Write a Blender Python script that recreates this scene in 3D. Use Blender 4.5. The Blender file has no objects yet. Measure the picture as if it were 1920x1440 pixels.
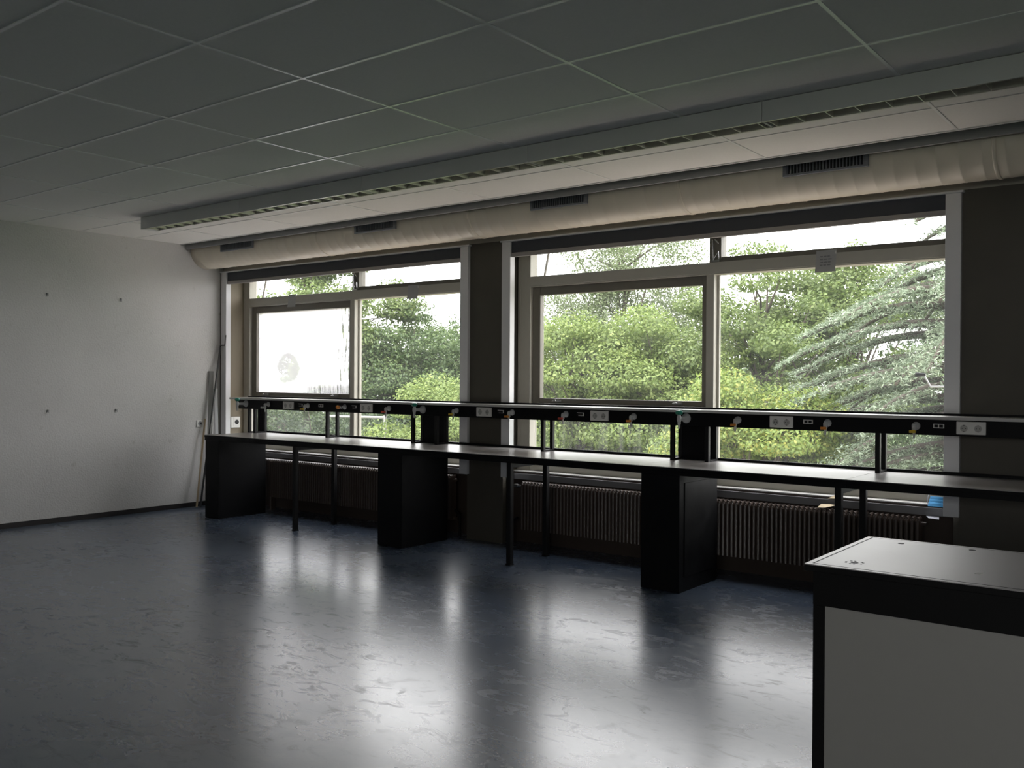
import bpy, math, random
import numpy as np
from mathutils import Vector, Matrix

C = bpy.context.scene.collection
sc = bpy.context.scene

# ------------------------------------------------------------------ camera
EYE = 1.475
cam_d = bpy.data.cameras.new('camera')
cam_d.sensor_fit = 'HORIZONTAL'; cam_d.sensor_width = 36.0
cam_d.lens = 1740.5 / 1920 * 36.0
cam_d.clip_start = 0.05; cam_d.clip_end = 500
cam = bpy.data.objects.new('camera', cam_d); C.objects.link(cam)
yaw, pitch, roll = math.radians(37.747), math.radians(-0.276), math.radians(0.337)
_f = Vector((-math.sin(yaw) * math.cos(pitch), math.cos(yaw) * math.cos(pitch), math.sin(pitch)))
_r = Vector((math.cos(yaw), math.sin(yaw), 0)); _u = _r.cross(_f)
_r2 = _r * math.cos(roll) + _u * math.sin(roll); _u2 = -_r * math.sin(roll) + _u * math.cos(roll)
cam.matrix_world = Matrix(((_r2.x, _u2.x, -_f.x, 0), (_r2.y, _u2.y, -_f.y, 0), (_r2.z, _u2.z, -_f.z, EYE), (0, 0, 0, 1)))
sc.camera = cam

# ------------------------------------------------------------------ sky: bright overcast
SKY = 6.3
world = bpy.data.worlds.new('overcast_sky'); sc.world = world; world.use_nodes = True
wn = world.node_tree.nodes; wl = world.node_tree.links; wn.clear()
wo = wn.new('ShaderNodeOutputWorld'); wb = wn.new('ShaderNodeBackground')
tc = wn.new('ShaderNodeTexCoord'); sep = wn.new('ShaderNodeSeparateXYZ'); rmp = wn.new('ShaderNodeValToRGB')
rmp.color_ramp.elements[0].position = 0.0; rmp.color_ramp.elements[0].color = (1, 0.962, 0.985, 1)
rmp.color_ramp.elements[1].position = 1.0; rmp.color_ramp.elements[1].color = (0.98, 0.955, 1, 1)
wl.new(tc.outputs['Generated'], sep.inputs[0]); wl.new(sep.outputs['Z'], rmp.inputs[0])
wl.new(rmp.outputs[0], wb.inputs['Color']); wb.inputs['Strength'].default_value = SKY
wl.new(wb.outputs[0], wo.inputs[0])

sc.view_settings.view_transform = 'Standard'; sc.view_settings.look = 'None'
sc.view_settings.exposure = 0.0; sc.view_settings.gamma = 1.0; sc.view_settings.use_curve_mapping = False
try:
    sc.cycles.use_denoising = True
    sc.cycles.max_bounces = 14; sc.cycles.diffuse_bounces = 8; sc.cycles.glossy_bounces = 5
    sc.cycles.transmission_bounces = 6; sc.cycles.transparent_max_bounces = 16
    sc.cycles.caustics_reflective = True; sc.cycles.caustics_refractive = False
    sc.cycles.sample_clamp_indirect = 10.0; sc.cycles.blur_glossy = 1.0
except Exception:
    pass

# ------------------------------------------------------------------ key planes of the room
WX = -9.38          # left wall
CEIL = 2.98
CEIL_Y = 5.99       # ceiling ends here, before the duct
GY = 6.53           # front face of the window piers
FY = 6.84           # front of the window frames
XR, YB = 5.2, -3.2  # unseen right and rear walls
TOP = 0.872         # bench top

# daylight portals in the two window openings (they only steer the sky's light)
for px in (-7.44, -3.27):
    ld = bpy.data.lights.new('window_daylight', 'AREA'); ld.shape = 'RECTANGLE'; ld.size = 3.75; ld.size_y = 1.95
    lo = bpy.data.objects.new('window_daylight', ld); C.objects.link(lo)
    lo.location = (px, 7.05, 1.63); lo.rotation_euler = (math.radians(-90), 0, 0)
    ld.cycles.is_portal = True

ld = bpy.data.lights.new('added_rear_portal', 'AREA'); ld.shape = 'RECTANGLE'; ld.size = 4.6; ld.size_y = 1.25  # portal for the added, unseen rear window
lo = bpy.data.objects.new('added_rear_portal', ld); C.objects.link(lo)
lo.location = (1.1, YB - 0.25, 1.975); lo.rotation_euler = (math.radians(90), 0, 0); ld.cycles.is_portal = True

# ------------------------------------------------------------------ helpers
def tag(o, label=None, cat=None, group=None, kind=None):
    if label: o['label'] = label
    if cat: o['category'] = cat
    if group: o['group'] = group
    if kind: o['kind'] = kind
    return o

def thing(name, label, cat, loc=(0, 0, 0), group=None, kind=None):
    o = bpy.data.objects.new(name, None); C.objects.link(o); o.location = loc
    o.empty_display_size = 0.05
    return tag(o, label, cat, group, kind)

class MB:
    """collects shapes, builds them as one mesh object"""
    def __init__(s): s.v = []; s.f = []
    def box(s, x0, x1, y0, y1, z0, z1):
        b = len(s.v)
        s.v += [(x0, y0, z0), (x1, y0, z0), (x1, y1, z0), (x0, y1, z0), (x0, y0, z1), (x1, y0, z1), (x1, y1, z1), (x0, y1, z1)]
        s.f += [tuple(b + i for i in q) for q in ((3, 2, 1, 0), (4, 5, 6, 7), (0, 1, 5, 4), (1, 2, 6, 5), (2, 3, 7, 6), (3, 0, 4, 7))]
        return s
    def lathe(s, prof, center=(0, 0, 0), axis='z', n=20):
        """prof: (radius, height) from one end to the other"""
        b = len(s.v); m = len(prof)
        for r, h in prof:
            for i in range(n):
                a = 2 * math.pi * i / n; c, d = r * math.cos(a), r * math.sin(a)
                p = {'z': (c, d, h), 'y': (d, h, c), 'x': (h, c, d)}[axis]
                s.v.append((p[0] + center[0], p[1] + center[1], p[2] + center[2]))
        for j in range(m - 1):
            for i in range(n):
                k = (i + 1) % n
                s.f.append((b + j * n + i, b + j * n + k, b + (j + 1) * n + k, b + (j + 1) * n + i))
        s.f.append(tuple(b + i for i in range(n))[::-1]); s.f.append(tuple(b + (m - 1) * n + i for i in range(n)))
        return s
    def tube(s, pts, rad, n=8, caps=True):
        pts = [Vector(p) for p in pts]; rs = rad if isinstance(rad, (list, tuple)) else [rad] * len(pts)
        b = len(s.v); prev = None
        for i, p in enumerate(pts):
            t = (pts[min(i + 1, len(pts) - 1)] - pts[max(i - 1, 0)]).normalized()
            if prev is None:
                a = Vector((0, 0, 1)) if abs(t.z) < 0.9 else Vector((1, 0, 0)); u = t.cross(a).normalized()
            else:
                u = (prev - t * prev.dot(t)).normalized()
            prev = u; w = t.cross(u)
            for k in range(n):
                an = 2 * math.pi * k / n; s.v.append(tuple(p + (u * math.cos(an) + w * math.sin(an)) * rs[i]))
        for j in range(len(pts) - 1):
            for k in range(n):
                q = (k + 1) % n; s.f.append((b + j * n + k, b + j * n + q, b + (j + 1) * n + q, b + (j + 1) * n + k))
        if caps:
            s.f.append(tuple(b + k for k in range(n))[::-1]); s.f.append(tuple(b + (len(pts) - 1) * n + k for k in range(n)))
        return s
    def prism(s, poly, axis, a, b_):
        """extrude a 2D outline along an axis; poly in the other two axes (order yz, xz, xy)"""
        b = len(s.v); n = len(poly)
        for h in (a, b_):
            for p, q in poly:
                s.v.append({'x': (h, p, q), 'y': (p, h, q), 'z': (p, q, h)}[axis])
        s.f.append(tuple(b + i for i in range(n))[::-1]); s.f.append(tuple(b + n + i for i in range(n)))
        for i in range(n):
            k = (i + 1) % n; s.f.append((b + i, b + k, b + n + k, b + n + i))
        return s
    def build(s, name, mat, parent=None, bevel=0, smooth=False, segs=2):
        me = bpy.data.meshes.new(name); me.from_pydata(s.v, [], s.f); me.update()
        import bmesh
        bm = bmesh.new(); bm.from_mesh(me); bmesh.ops.recalc_face_normals(bm, faces=bm.faces); bm.to_mesh(me); bm.free()
        o = bpy.data.objects.new(name, me); C.objects.link(o); me.materials.append(mat)
        if parent is not None:
            o.parent = parent
            if world_loc(parent).length > 0:            # shapes are given in world coordinates
                me.transform(Matrix.Translation(-world_loc(parent)))
        if bevel:
            md = o.modifiers.new('bevel', 'BEVEL'); md.width = bevel; md.segments = segs; md.limit_method = 'ANGLE'; md.angle_limit = math.radians(40)
        if smooth:
            for p in me.polygons: p.use_smooth = len(p.vertices) == 4
        return o

def world_loc(o):
    v = Vector(o.location); p = o.parent
    while p: v += Vector(p.location); p = p.parent
    return v

def copy_thing(root, loc, label, group=None):
    r = root.copy(); C.objects.link(r); r.location = loc; r['label'] = label
    if group: r['group'] = group
    for ch in list(root.children):
        c = ch.copy(); C.objects.link(c); c.parent = r
        for g in list(ch.children):
            d = g.copy(); C.objects.link(d); d.parent = c
    return r

# ------------------------------------------------------------------ materials
def new_mat(name):
    m = bpy.data.materials.new(name); m.use_nodes = True
    nt = m.node_tree; nt.nodes.clear()
    out = nt.nodes.new('ShaderNodeOutputMaterial')
    return m, nt, out

def pmat(name, col, rough=0.5, metal=0.0, spec=0.5, var=0.0, scale=8.0, bump=0.0, bscale=120.0, rvar=0.0, stretch=(1, 1, 1)):
    m, nt, out = new_mat(name); N = nt.nodes; L = nt.links
    p = N.new('ShaderNodeBsdfPrincipled'); L.new(p.outputs[0], out.inputs[0])
    p.inputs['Base Color'].default_value = (*col, 1); p.inputs['Roughness'].default_value = rough
    p.inputs['Metallic'].default_value = metal; p.inputs['Specular IOR Level'].default_value = spec
    if var or rvar or bump:
        t = N.new('ShaderNodeTexCoord'); mp = N.new('ShaderNodeMapping'); mp.inputs['Scale'].default_value = stretch
        L.new(t.outputs['Object'], mp.inputs[0])
    if var or rvar:
        n = N.new('ShaderNodeTexNoise'); n.inputs['Scale'].default_value = scale; n.inputs['Detail'].default_value = 6
        L.new(mp.outputs[0], n.inputs['Vector'])
        if var:
            mx = N.new('ShaderNodeMix'); mx.data_type = 'RGBA'
            mx.inputs['A'].default_value = (*[c * (1 - var) for c in col], 1); mx.inputs['B'].default_value = (*[min(1, c * (1 + var)) for c in col], 1)
            L.new(n.outputs['Fac'], mx.inputs['Factor']); L.new(mx.outputs['Result'], p.inputs['Base Color'])
        if rvar:
            mr = N.new('ShaderNodeMapRange'); mr.inputs['From Min'].default_value = 0.3; mr.inputs['From Max'].default_value = 0.7
            mr.inputs['To Min'].default_value = max(0.02, rough - rvar); mr.inputs['To Max'].default_value = min(1, rough + rvar)
            L.new(n.outputs['Fac'], mr.inputs[0]); L.new(mr.outputs[0], p.inputs['Roughness'])
    if bump:
        n2 = N.new('ShaderNodeTexNoise'); n2.inputs['Scale'].default_value = bscale; n2.inputs['Detail'].default_value = 4
        L.new(mp.outputs[0], n2.inputs['Vector'])
        b = N.new('ShaderNodeBump'); b.inputs['Strength'].default_value = bump; b.inputs['Distance'].default_value = 0.004
        L.new(n2.outputs['Fac'], b.inputs['Height']); L.new(b.outputs[0], p.inputs['Normal'])
    return m

def floor_mat():
    m, nt, out = new_mat('blue_grey_linoleum'); N = nt.nodes; L = nt.links
    p = N.new('ShaderNodeBsdfPrincipled'); L.new(p.outputs[0], out.inputs[0])
    t = N.new('ShaderNodeTexCoord')
    def noise(scale, detail=6, rough=0.6, st=(1, 1, 1), rot=0.0, dist=0.0):
        mp = N.new('ShaderNodeMapping'); mp.inputs['Scale'].default_value = st; mp.inputs['Rotation'].default_value = (0, 0, rot)
        L.new(t.outputs['Object'], mp.inputs[0])
        n = N.new('ShaderNodeTexNoise'); n.inputs['Scale'].default_value = scale; n.inputs['Detail'].default_value = detail
        n.inputs['Roughness'].default_value = rough; n.inputs['Distortion'].default_value = dist
        L.new(mp.outputs[0], n.inputs['Vector']); return n
    def ramp(src, a, b, lo=0.0, hi=1.0):
        r = N.new('ShaderNodeMapRange'); r.inputs['From Min'].default_value = a; r.inputs['From Max'].default_value = b
        r.inputs['To Min'].default_value = lo; r.inputs['To Max'].default_value = hi; L.new(src, r.inputs[0]); return r.outputs[0]
    def mix(fac, a, b):
        x = N.new('ShaderNodeMix'); x.data_type = 'RGBA'
        for s, v in (('A', a), ('B', b)):
            if isinstance(v, tuple): x.inputs[s].default_value = (*v, 1)
            else: L.new(v, x.inputs[s])
        L.new(fac, x.inputs['Factor']); return x.outputs['Result']
    def scuffs(k):
        x = N.new('ShaderNodeMath'); x.operation = 'MULTIPLY'
        L.new(ramp(scuff.outputs['Fac'], 0.53, 0.66, 0, k), x.inputs[0]); L.new(ramp(zone.outputs['Fac'], 0.42, 0.58, 0.12, 1.0), x.inputs[1]); return x.outputs[0]
    big = noise(0.9, 5, 0.55); mid = noise(5.5, 8, 0.68, (1, 1.6, 1), 0.5, 0.6); scuff = noise(6.0, 10, 0.72, (1, 2.0, 1), 0.75, 1.0); zone = noise(0.55, 3)
    col = mix(ramp(big.outputs['Fac'], 0.28, 0.72), (0.042, 0.068, 0.120), (0.080, 0.108, 0.155))
    col = mix(ramp(mid.outputs['Fac'], 0.40, 0.75, 0, 0.5), col, (0.13, 0.155, 0.19))
    col = mix(scuffs(0.75), col, (0.06, 0.065, 0.07))
    L.new(col, p.inputs['Base Color'])
    rr = N.new('ShaderNodeMath'); rr.operation = 'ADD'
    L.new(ramp(big.outputs['Fac'], 0.3, 0.7, 0.23, 0.31), rr.inputs[0]); L.new(scuffs(0.3), rr.inputs[1])
    L.new(rr.outputs[0], p.inputs['Roughness']); p.inputs['Specular IOR Level'].default_value = 0.9
    p.inputs['Coat Weight'].default_value = 0.5; p.inputs['Coat Roughness'].default_value = 0.22; p.inputs['Coat IOR'].default_value = 1.5
    b = N.new('ShaderNodeBump'); b.inputs['Strength'].default_value = 0.03; b.inputs['Distance'].default_value = 0.004
    L.new(mid.outputs['Fac'], b.inputs['Height']); L.new(b.outputs[0], p.inputs['Normal'])
    return m

def plaster_mat():
    m, nt, out = new_mat('rough_white_plaster'); N = nt.nodes; L = nt.links
    p = N.new('ShaderNodeBsdfPrincipled'); L.new(p.outputs[0], out.inputs[0])
    p.inputs['Roughness'].default_value = 0.85; p.inputs['Specular IOR Level'].default_value = 0.2
    t = N.new('ShaderNodeTexCoord')
    n = N.new('ShaderNodeTexNoise'); n.inputs['Scale'].default_value = 2.2; n.inputs['Detail'].default_value = 7; L.new(t.outputs['Object'], n.inputs['Vector'])
    mx = N.new('ShaderNodeMix'); mx.data_type = 'RGBA'; mx.inputs['A'].default_value = (0.60, 0.59, 0.575, 1); mx.inputs['B'].default_value = (0.69, 0.685, 0.67, 1)
    L.new(n.outputs['Fac'], mx.inputs['Factor'])
    # a few grubby specks
    v = N.new('ShaderNodeTexNoise'); v.inputs['Scale'].default_value = 11; v.inputs['Detail'].default_value = 8; L.new(t.outputs['Object'], v.inputs['Vector'])
    r = N.new('ShaderNodeMapRange'); r.inputs['From Min'].default_value = 0.66; r.inputs['From Max'].default_value = 0.78; r.inputs['To Max'].default_value = 0.45
    L.new(v.outputs['Fac'], r.inputs[0])
    m2 = N.new('ShaderNodeMix'); m2.data_type = 'RGBA'; m2.inputs['B'].default_value = (0.42, 0.40, 0.37, 1)
    L.new(r.outputs[0], m2.inputs['Factor']); L.new(mx.outputs['Result'], m2.inputs['A']); L.new(m2.outputs['Result'], p.inputs['Base Color'])
    n2 = N.new('ShaderNodeTexNoise'); n2.inputs['Scale'].default_value = 55; n2.inputs['Detail'].default_value = 5; L.new(t.outputs['Object'], n2.inputs['Vector'])
    b = N.new('ShaderNodeBump'); b.inputs['Strength'].default_value = 0.5; b.inputs['Distance'].default_value = 0.008
    L.new(n2.outputs['Fac'], b.inputs['Height']); L.new(b.outputs[0], p.inputs['Normal'])
    return m

def glass_mat(name, fog=0.02, streak=0.0, tint=(0.93, 0.96, 0.93)):
    """thin window pane: clear with a reflection, plus a pale film for dirt and for haze over the view"""
    m, nt, out = new_mat(name); N = nt.nodes; L = nt.links
    tr = N.new('ShaderNodeBsdfTransparent'); tr.inputs[0].default_value = (*tint, 1)
    gl = N.new('ShaderNodeBsdfGlossy'); gl.inputs['Roughness'].default_value = 0.02
    fr = N.new('ShaderNodeFresnel'); fr.inputs[0].default_value = 1.45
    mx = N.new('ShaderNodeMixShader'); L.new(fr.outputs[0], mx.inputs[0]); L.new(tr.outputs[0], mx.inputs[1]); L.new(gl.outputs[0], mx.inputs[2])
    tl = N.new('ShaderNodeBsdfTranslucent'); tl.inputs[0].default_value = (0.45, 0.46, 0.47, 1)
    m2 = N.new('ShaderNodeMixShader'); L.new(mx.outputs[0], m2.inputs[1]); L.new(tl.outputs[0], m2.inputs[2]); clear = N.new('ShaderNodeBsdfTransparent'); geo = N.new('ShaderNodeNewGeometry'); m3 = N.new('ShaderNodeMixShader')
    L.new(geo.outputs['Backfacing'], m3.inputs[0]); L.new(m2.outputs[0], m3.inputs[1]); L.new(clear.outputs[0], m3.inputs[2]); L.new(m3.outputs[0], out.inputs[0])
    t = N.new('ShaderNodeTexCoord'); mp = N.new('ShaderNodeMapping'); L.new(t.outputs['Object'], mp.inputs[0])
    n = N.new('ShaderNodeTexNoise'); n.inputs['Detail'].default_value = 6; L.new(mp.outputs[0], n.inputs['Vector'])
    if streak:
        mp.inputs['Scale'].default_value = (26, 1, 1.2); n.inputs['Scale'].default_value = 1.0
    else:
        mp.inputs['Scale'].default_value = (1.5, 1, 1.5); n.inputs['Scale'].default_value = 2.0
    r = N.new('ShaderNodeMapRange'); r.inputs['From Min'].default_value = 0.3; r.inputs['From Max'].default_value = 0.75
    r.inputs['To Min'].default_value = fog * 0.5; r.inputs['To Max'].default_value = fog * 1.5 + streak
    L.new(n.outputs['Fac'], r.inputs[0]); L.new(r.outputs[0], m2.inputs[0])
    return m

def fogged_mat():
    """failed double glazing: white condensation film with clearer patches and drips along its lower edge"""
    m, nt, out = new_mat('fogged_glass'); N = nt.nodes; L = nt.links
    tr = N.new('ShaderNodeBsdfTransparent'); tr.inputs[0].default_value = (0.9, 0.92, 0.92, 1)
    tl = N.new('ShaderNodeBsdfTranslucent'); tl.inputs[0].default_value = (0.56, 0.57, 0.58, 1)
    mx = N.new('ShaderNodeMixShader'); L.new(tr.outputs[0], mx.inputs[1]); L.new(tl.outputs[0], mx.inputs[2])
    clear_ = N.new('ShaderNodeBsdfTransparent'); geo = N.new('ShaderNodeNewGeometry'); m3 = N.new('ShaderNodeMixShader')
    L.new(geo.outputs['Backfacing'], m3.inputs[0]); L.new(mx.outputs[0], m3.inputs[1]); L.new(clear_.outputs[0], m3.inputs[2]); L.new(m3.outputs[0], out.inputs[0])
    t = N.new('ShaderNodeTexCoord'); s = N.new('ShaderNodeSeparateXYZ'); L.new(t.outputs['Generated'], s.inputs[0])
    n = N.new('ShaderNodeTexNoise'); n.inputs['Scale'].default_value = 5; n.inputs['Detail'].default_value = 9; n.inputs['Roughness'].default_value = 0.7
    L.new(t.outputs['Generated'], n.inputs['Vector'])
    mp = N.new('ShaderNodeMapping'); mp.inputs['Scale'].default_value = (55, 1, 3); L.new(t.outputs['Generated'], mp.inputs[0])
    d = N.new('ShaderNodeTexNoise'); d.inputs['Scale'].default_value = 1; d.inputs['Detail'].default_value = 4; L.new(mp.outputs[0], d.inputs['Vector'])
    def math_(op, a, b=None, clamp=False):
        x = N.new('ShaderNodeMath'); x.operation = op; x.use_clamp = clamp
        for i, v in enumerate((a, b)):
            if v is None: continue
            if isinstance(v, (int, float)): x.inputs[i].default_value = v
            else: L.new(v, x.inputs[i])
        return x.outputs[0]
    def rng(v, a, b, lo=0.0, hi=1.0):
        r = N.new('ShaderNodeMapRange'); r.inputs['From Min'].default_value = a; r.inputs['From Max'].default_value = b
        r.inputs['To Min'].default_value = lo; r.inputs['To Max'].default_value = hi; L.new(v, r.inputs[0]); return r.outputs[0]
    X, Z = s.outputs['X'], s.outputs['Z']
    # egg-shaped thinner patch at about a third of the width, low down
    ex = math_('MULTIPLY', math_('SUBTRACT', X, 0.34), 7.5); ez = math_('MULTIPLY', math_('SUBTRACT', Z, 0.30), 4.6)
    rad = math_('ADD', math_('MULTIPLY', ex, ex), math_('MULTIPLY', ez, ez))
    patch = rng(math_('ADD', rad, math_('MULTIPLY', n.outputs['Fac'], 2.2)), 1.75, 2.3, 0.62, 0.0)
    # drips at the lower right and streaks near both edges
    low = math_('MULTIPLY', rng(math_('ADD', Z, math_('MULTIPLY', n.outputs['Fac'], 0.18)), 0.16, 0.27, 1, 0), rng(X, 0.42, 0.60, 0, 1))
    drip = math_('MULTIPLY', low, rng(d.outputs['Fac'], 0.35, 0.65, 0.35, 1.0))
    right = math_('MULTIPLY', rng(X, 0.80, 0.90, 0, 1), rng(math_('MULTIPLY', n.outputs['Fac'], d.outputs['Fac']), 0.24, 0.34, 0, 0.9))
    left = math_('MULTIPLY', rng(X, 0.02, 0.14, 1, 0), rng(n.outputs['Fac'], 0.48, 0.62, 0, 0.7))
    clear = math_('MAXIMUM', math_('MAXIMUM', patch, drip), math_('MAXIMUM', right, left))
    fac = math_('SUBTRACT', 0.985, math_('MULTIPLY', clear, 0.92), True)
    L.new(fac, mx.inputs[0])
    return m

def leaf_mat(name, cols, trans=0.35):
    m, nt, out = new_mat(name); N = nt.nodes; L = nt.links
    g = N.new('ShaderNodeNewGeometry'); rp = N.new('ShaderNodeValToRGB')
    e = rp.color_ramp.elements
    e[0].position = 0; e[0].color = (*cols[0], 1); e[1].position = 1; e[1].color = (*cols[-1], 1)
    for i, c in enumerate(cols[1:-1]):
        k = e.new((i + 1) / (len(cols) - 1)); k.color = (*c, 1)
    L.new(g.outputs['Random Per Island'], rp.inputs[0])
    d = N.new('ShaderNodeBsdfDiffuse'); t = N.new('ShaderNodeBsdfTranslucent'); gl = N.new('ShaderNodeBsdfGlossy'); gl.inputs['Roughness'].default_value = 0.45
    L.new(rp.outputs[0], d.inputs[0]); L.new(rp.outputs[0], t.inputs[0])
    m1 = N.new('ShaderNodeMixShader'); m1.inputs[0].default_value = trans; L.new(d.outputs[0], m1.inputs[1]); L.new(t.outputs[0], m1.inputs[2])
    m2 = N.new('ShaderNodeMixShader'); m2.inputs[0].default_value = 0.04; L.new(m1.outputs[0], m2.inputs[1]); L.new(gl.outputs[0], m2.inputs[2])
    L.new(m2.outputs[0], out.inputs[0])
    return m

M = {}
M['floor'] = floor_mat(); M['plaster'] = plaster_mat()
M['tile'] = pmat('mineral_ceiling_tile', (0.86, 0.845, 0.81), 0.9, spec=0.1, var=0.04, scale=60, bump=0.15, bscale=260)
M['tbar'] = pmat('white_tee_bar', (0.90, 0.90, 0.88), 0.28, spec=1.0)
M['paint_grey'] = pmat('grey_painted_board', (0.26, 0.265, 0.27), 0.6, var=0.06)
M['beige_frame'] = pmat('beige_grey_paint', (0.50, 0.48, 0.42), 0.45, var=0.05, scale=14)
M['sash'] = pmat('brown_grey_sash_paint', (0.20, 0.185, 0.155), 0.45, var=0.08, scale=14)
M['pier'] = pmat('dark_brown_cladding', (0.078, 0.070, 0.055), 0.6, var=0.12, scale=5)
M['reveal'] = pmat('brown_reveal_board', (0.25, 0.21, 0.15), 0.6, var=0.1, scale=6, stretch=(6, 6, 0.6))
M['lintel'] = pmat('cream_lintel_board', (0.42, 0.40, 0.35), 0.6, var=0.05)
M['spandrel'] = pmat('brown_wall_panel', (0.05, 0.035, 0.027), 0.7, var=0.1)
M['alu'] = pmat('grey_anodised_channel', (0.72, 0.72, 0.73), 0.42, metal=0.0, var=0.04)
M['blind'] = pmat('charcoal_blind_fabric', (0.075, 0.080, 0.092), 0.85, spec=0.2, bump=0.2, bscale=500)
M['blindbar'] = pmat('grey_blind_bar', (0.34, 0.32, 0.31), 0.5)
M['duct'] = pmat('cream_duct', (0.78, 0.71, 0.59), 0.42, var=0.05, scale=5, bump=0.12, bscale=9, rvar=0.06)
M['vent'] = pmat('grey_vent_metal', (0.17, 0.18, 0.20), 0.5)
M['ventdark'] = pmat('dark_vent_inside', (0.012, 0.012, 0.012), 0.8)
M['lamp'] = pmat('grey_lamp_housing', (0.62, 0.625, 0.605), 0.5, var=0.03)
M['louvre'] = pmat('bright_louvre_metal', (0.62, 0.60, 0.55), 0.3, metal=0.5)
M['tubelamp'] = pmat('unlit_fluorescent_tube', (0.75, 0.75, 0.72), 0.25)
M['black'] = pmat('black_laminate', (0.0045, 0.0047, 0.0055), 0.5, spec=0.16, var=0.2, scale=6, rvar=0.08)
M['blackmetal'] = pmat('black_steel_tube', (0.007, 0.007, 0.0075), 0.45, spec=0.25)
M['worktop'] = pmat('grey_worktop', (0.38, 0.36, 0.35), 0.30, spec=0.7)
M['shelf'] = pmat('pale_shelf_laminate', (0.52, 0.51, 0.50), 0.30, spec=0.7)
M['white'] = pmat('white_plastic', (0.72, 0.71, 0.68), 0.4)
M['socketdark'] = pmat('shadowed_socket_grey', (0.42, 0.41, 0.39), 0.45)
M['hole'] = pmat('black_hole', (0.006, 0.006, 0.006), 0.6)
M['tapgrey'] = pmat('pale_grey_tap_coating', (0.50, 0.51, 0.52), 0.35)
M['chrome'] = pmat('dull_chrome', (0.55, 0.55, 0.56), 0.25, metal=0.9)
M['green'] = pmat('green_tap_knob', (0.01, 0.19, 0.13), 0.3)
M['yellow'] = pmat('yellow_lever', (0.62, 0.42, 0.03), 0.4)
M['orange'] = pmat('orange_lever', (0.66, 0.24, 0.03), 0.4)
M['red'] = pmat('red_lever', (0.55, 0.07, 0.04), 0.4)
M['radiator'] = pmat('brown_radiator_enamel', (0.078, 0.056, 0.045), 0.32, spec=0.8, var=0.06)
M['sill'] = pmat('white_sill_board', (0.72, 0.71, 0.69), 0.4)
M['trunk'] = pmat('grey_cable_trunking', (0.22, 0.22, 0.23), 0.45)
M['skirt'] = pmat('black_skirting', (0.016, 0.014, 0.014), 0.5, var=0.2)
M['tabletop'] = pmat('grey_table_laminate', (0.33, 0.305, 0.305), 0.46, spec=1.0, var=0.08, scale=5, rvar=0.04)
for _n in M['tabletop'].node_tree.nodes:
    if _n.type == 'BSDF_PRINCIPLED':
        _n.inputs['Coat Weight'].default_value = 0.7; _n.inputs['Coat Roughness'].default_value = 0.42; _n.inputs['Coat IOR'].default_value = 1.6
M['tableedge'] = pmat('black_table_edge', (0.006, 0.006, 0.006), 0.6, spec=0.15)
M['panel'] = pmat('grey_white_panel', (0.30, 0.292, 0.272), 0.55, var=0.03, scale=20)
M['paper'] = pmat('white_paper', (0.46, 0.46, 0.46), 0.8, spec=0.2)
M['ink'] = pmat('faint_grey_print', (0.25, 0.25, 0.26), 0.8)
M['cream_paper'] = pmat('cream_paper', (0.75, 0.62, 0.42), 0.8, spec=0.2)
M['maskblue'] = pmat('blue_nonwoven', (0.10, 0.36, 0.68), 0.85, spec=0.1, bump=0.3, bscale=80)
M['maskwhite'] = pmat('white_nonwoven', (0.62, 0.64, 0.72), 0.85, spec=0.1)
M['wood'] = pmat('bare_wood', (0.42, 0.33, 0.22), 0.6, var=0.2, scale=10, stretch=(20, 20, 1))
M['darkpole'] = pmat('dark_steel_pole', (0.10, 0.10, 0.10), 0.4, metal=0.3)
M['steelpole'] = pmat('grey_steel', (0.30, 0.30, 0.29), 0.35, metal=0.6)
M['glass'] = glass_mat('clear_glass', 0.036)  # film strength set as painted haze over the trees outside
M['glass_streaky'] = glass_mat('streaky_glass', 0.02, 0.10)
M['glass_misty'] = glass_mat('misty_glass', 0.07, 0.0, (0.86, 0.89, 0.88))
M['fogged'] = fogged_mat()
M['bark'] = pmat('grey_brown_bark', (0.085, 0.070, 0.055), 0.9, var=0.3, scale=5)
M['grass'] = pmat('mown_grass', (0.07, 0.12, 0.03), 0.95, var=0.4, scale=3)
M['paving'] = pmat('pale_paving', (0.66, 0.56, 0.49), 0.85, var=0.1, scale=2)

# ================================================================== THE ROOM
def struct(name, mb, mat, parent=None, **k):
    o = mb.build(name, mat, parent, **k)
    if parent is None: o['kind'] = 'structure'
    return o

struct('floor', MB().box(WX - 0.3, XR + 0.2, YB - 0.2, 7.0, -0.2, 0.0), M['floor'])
struct('wall_left', MB().box(WX - 0.3, WX, YB - 0.2, 7.0, 0, 3.4), M['plaster'])
struct('wall_right', MB().box(XR, XR + 0.2, YB - 0.2, 7.0, 0, 3.4), M['plaster'])
RX0, RX1, RZ0, RZ1 = -1.2, 3.4, 1.35, 2.60    # added opening in the unseen rear wall, to brighten room-facing surfaces
struct('wall_rear', MB().box(WX, RX0, YB - 0.2, YB, 0, 3.4).box(RX1, XR, YB - 0.2, YB, 0, 3.4).box(RX0, RX1, YB - 0.2, YB, 0, RZ0).box(RX0, RX1, YB - 0.2, YB, RZ1, 3.4), M['plaster'])
struct('baseboard_left', MB().box(WX, WX + 0.012, YB, 6.52, 0, 0.052), M['skirt'])
struct('ceiling', MB().box(WX, XR, YB, CEIL_Y, CEIL, CEIL + 0.03), M['tile'])
grid = MB()
X0, DX, Y0, DY = -3.687, 1.1936, 2.4337, 0.6026
W = 0.0085
ys = [Y0 + DY * k for k in range(-9, 6)]
for y in ys:
    grid.box(WX, XR, y - W, y + W, CEIL - 0.004, CEIL + 0.001)
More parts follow.
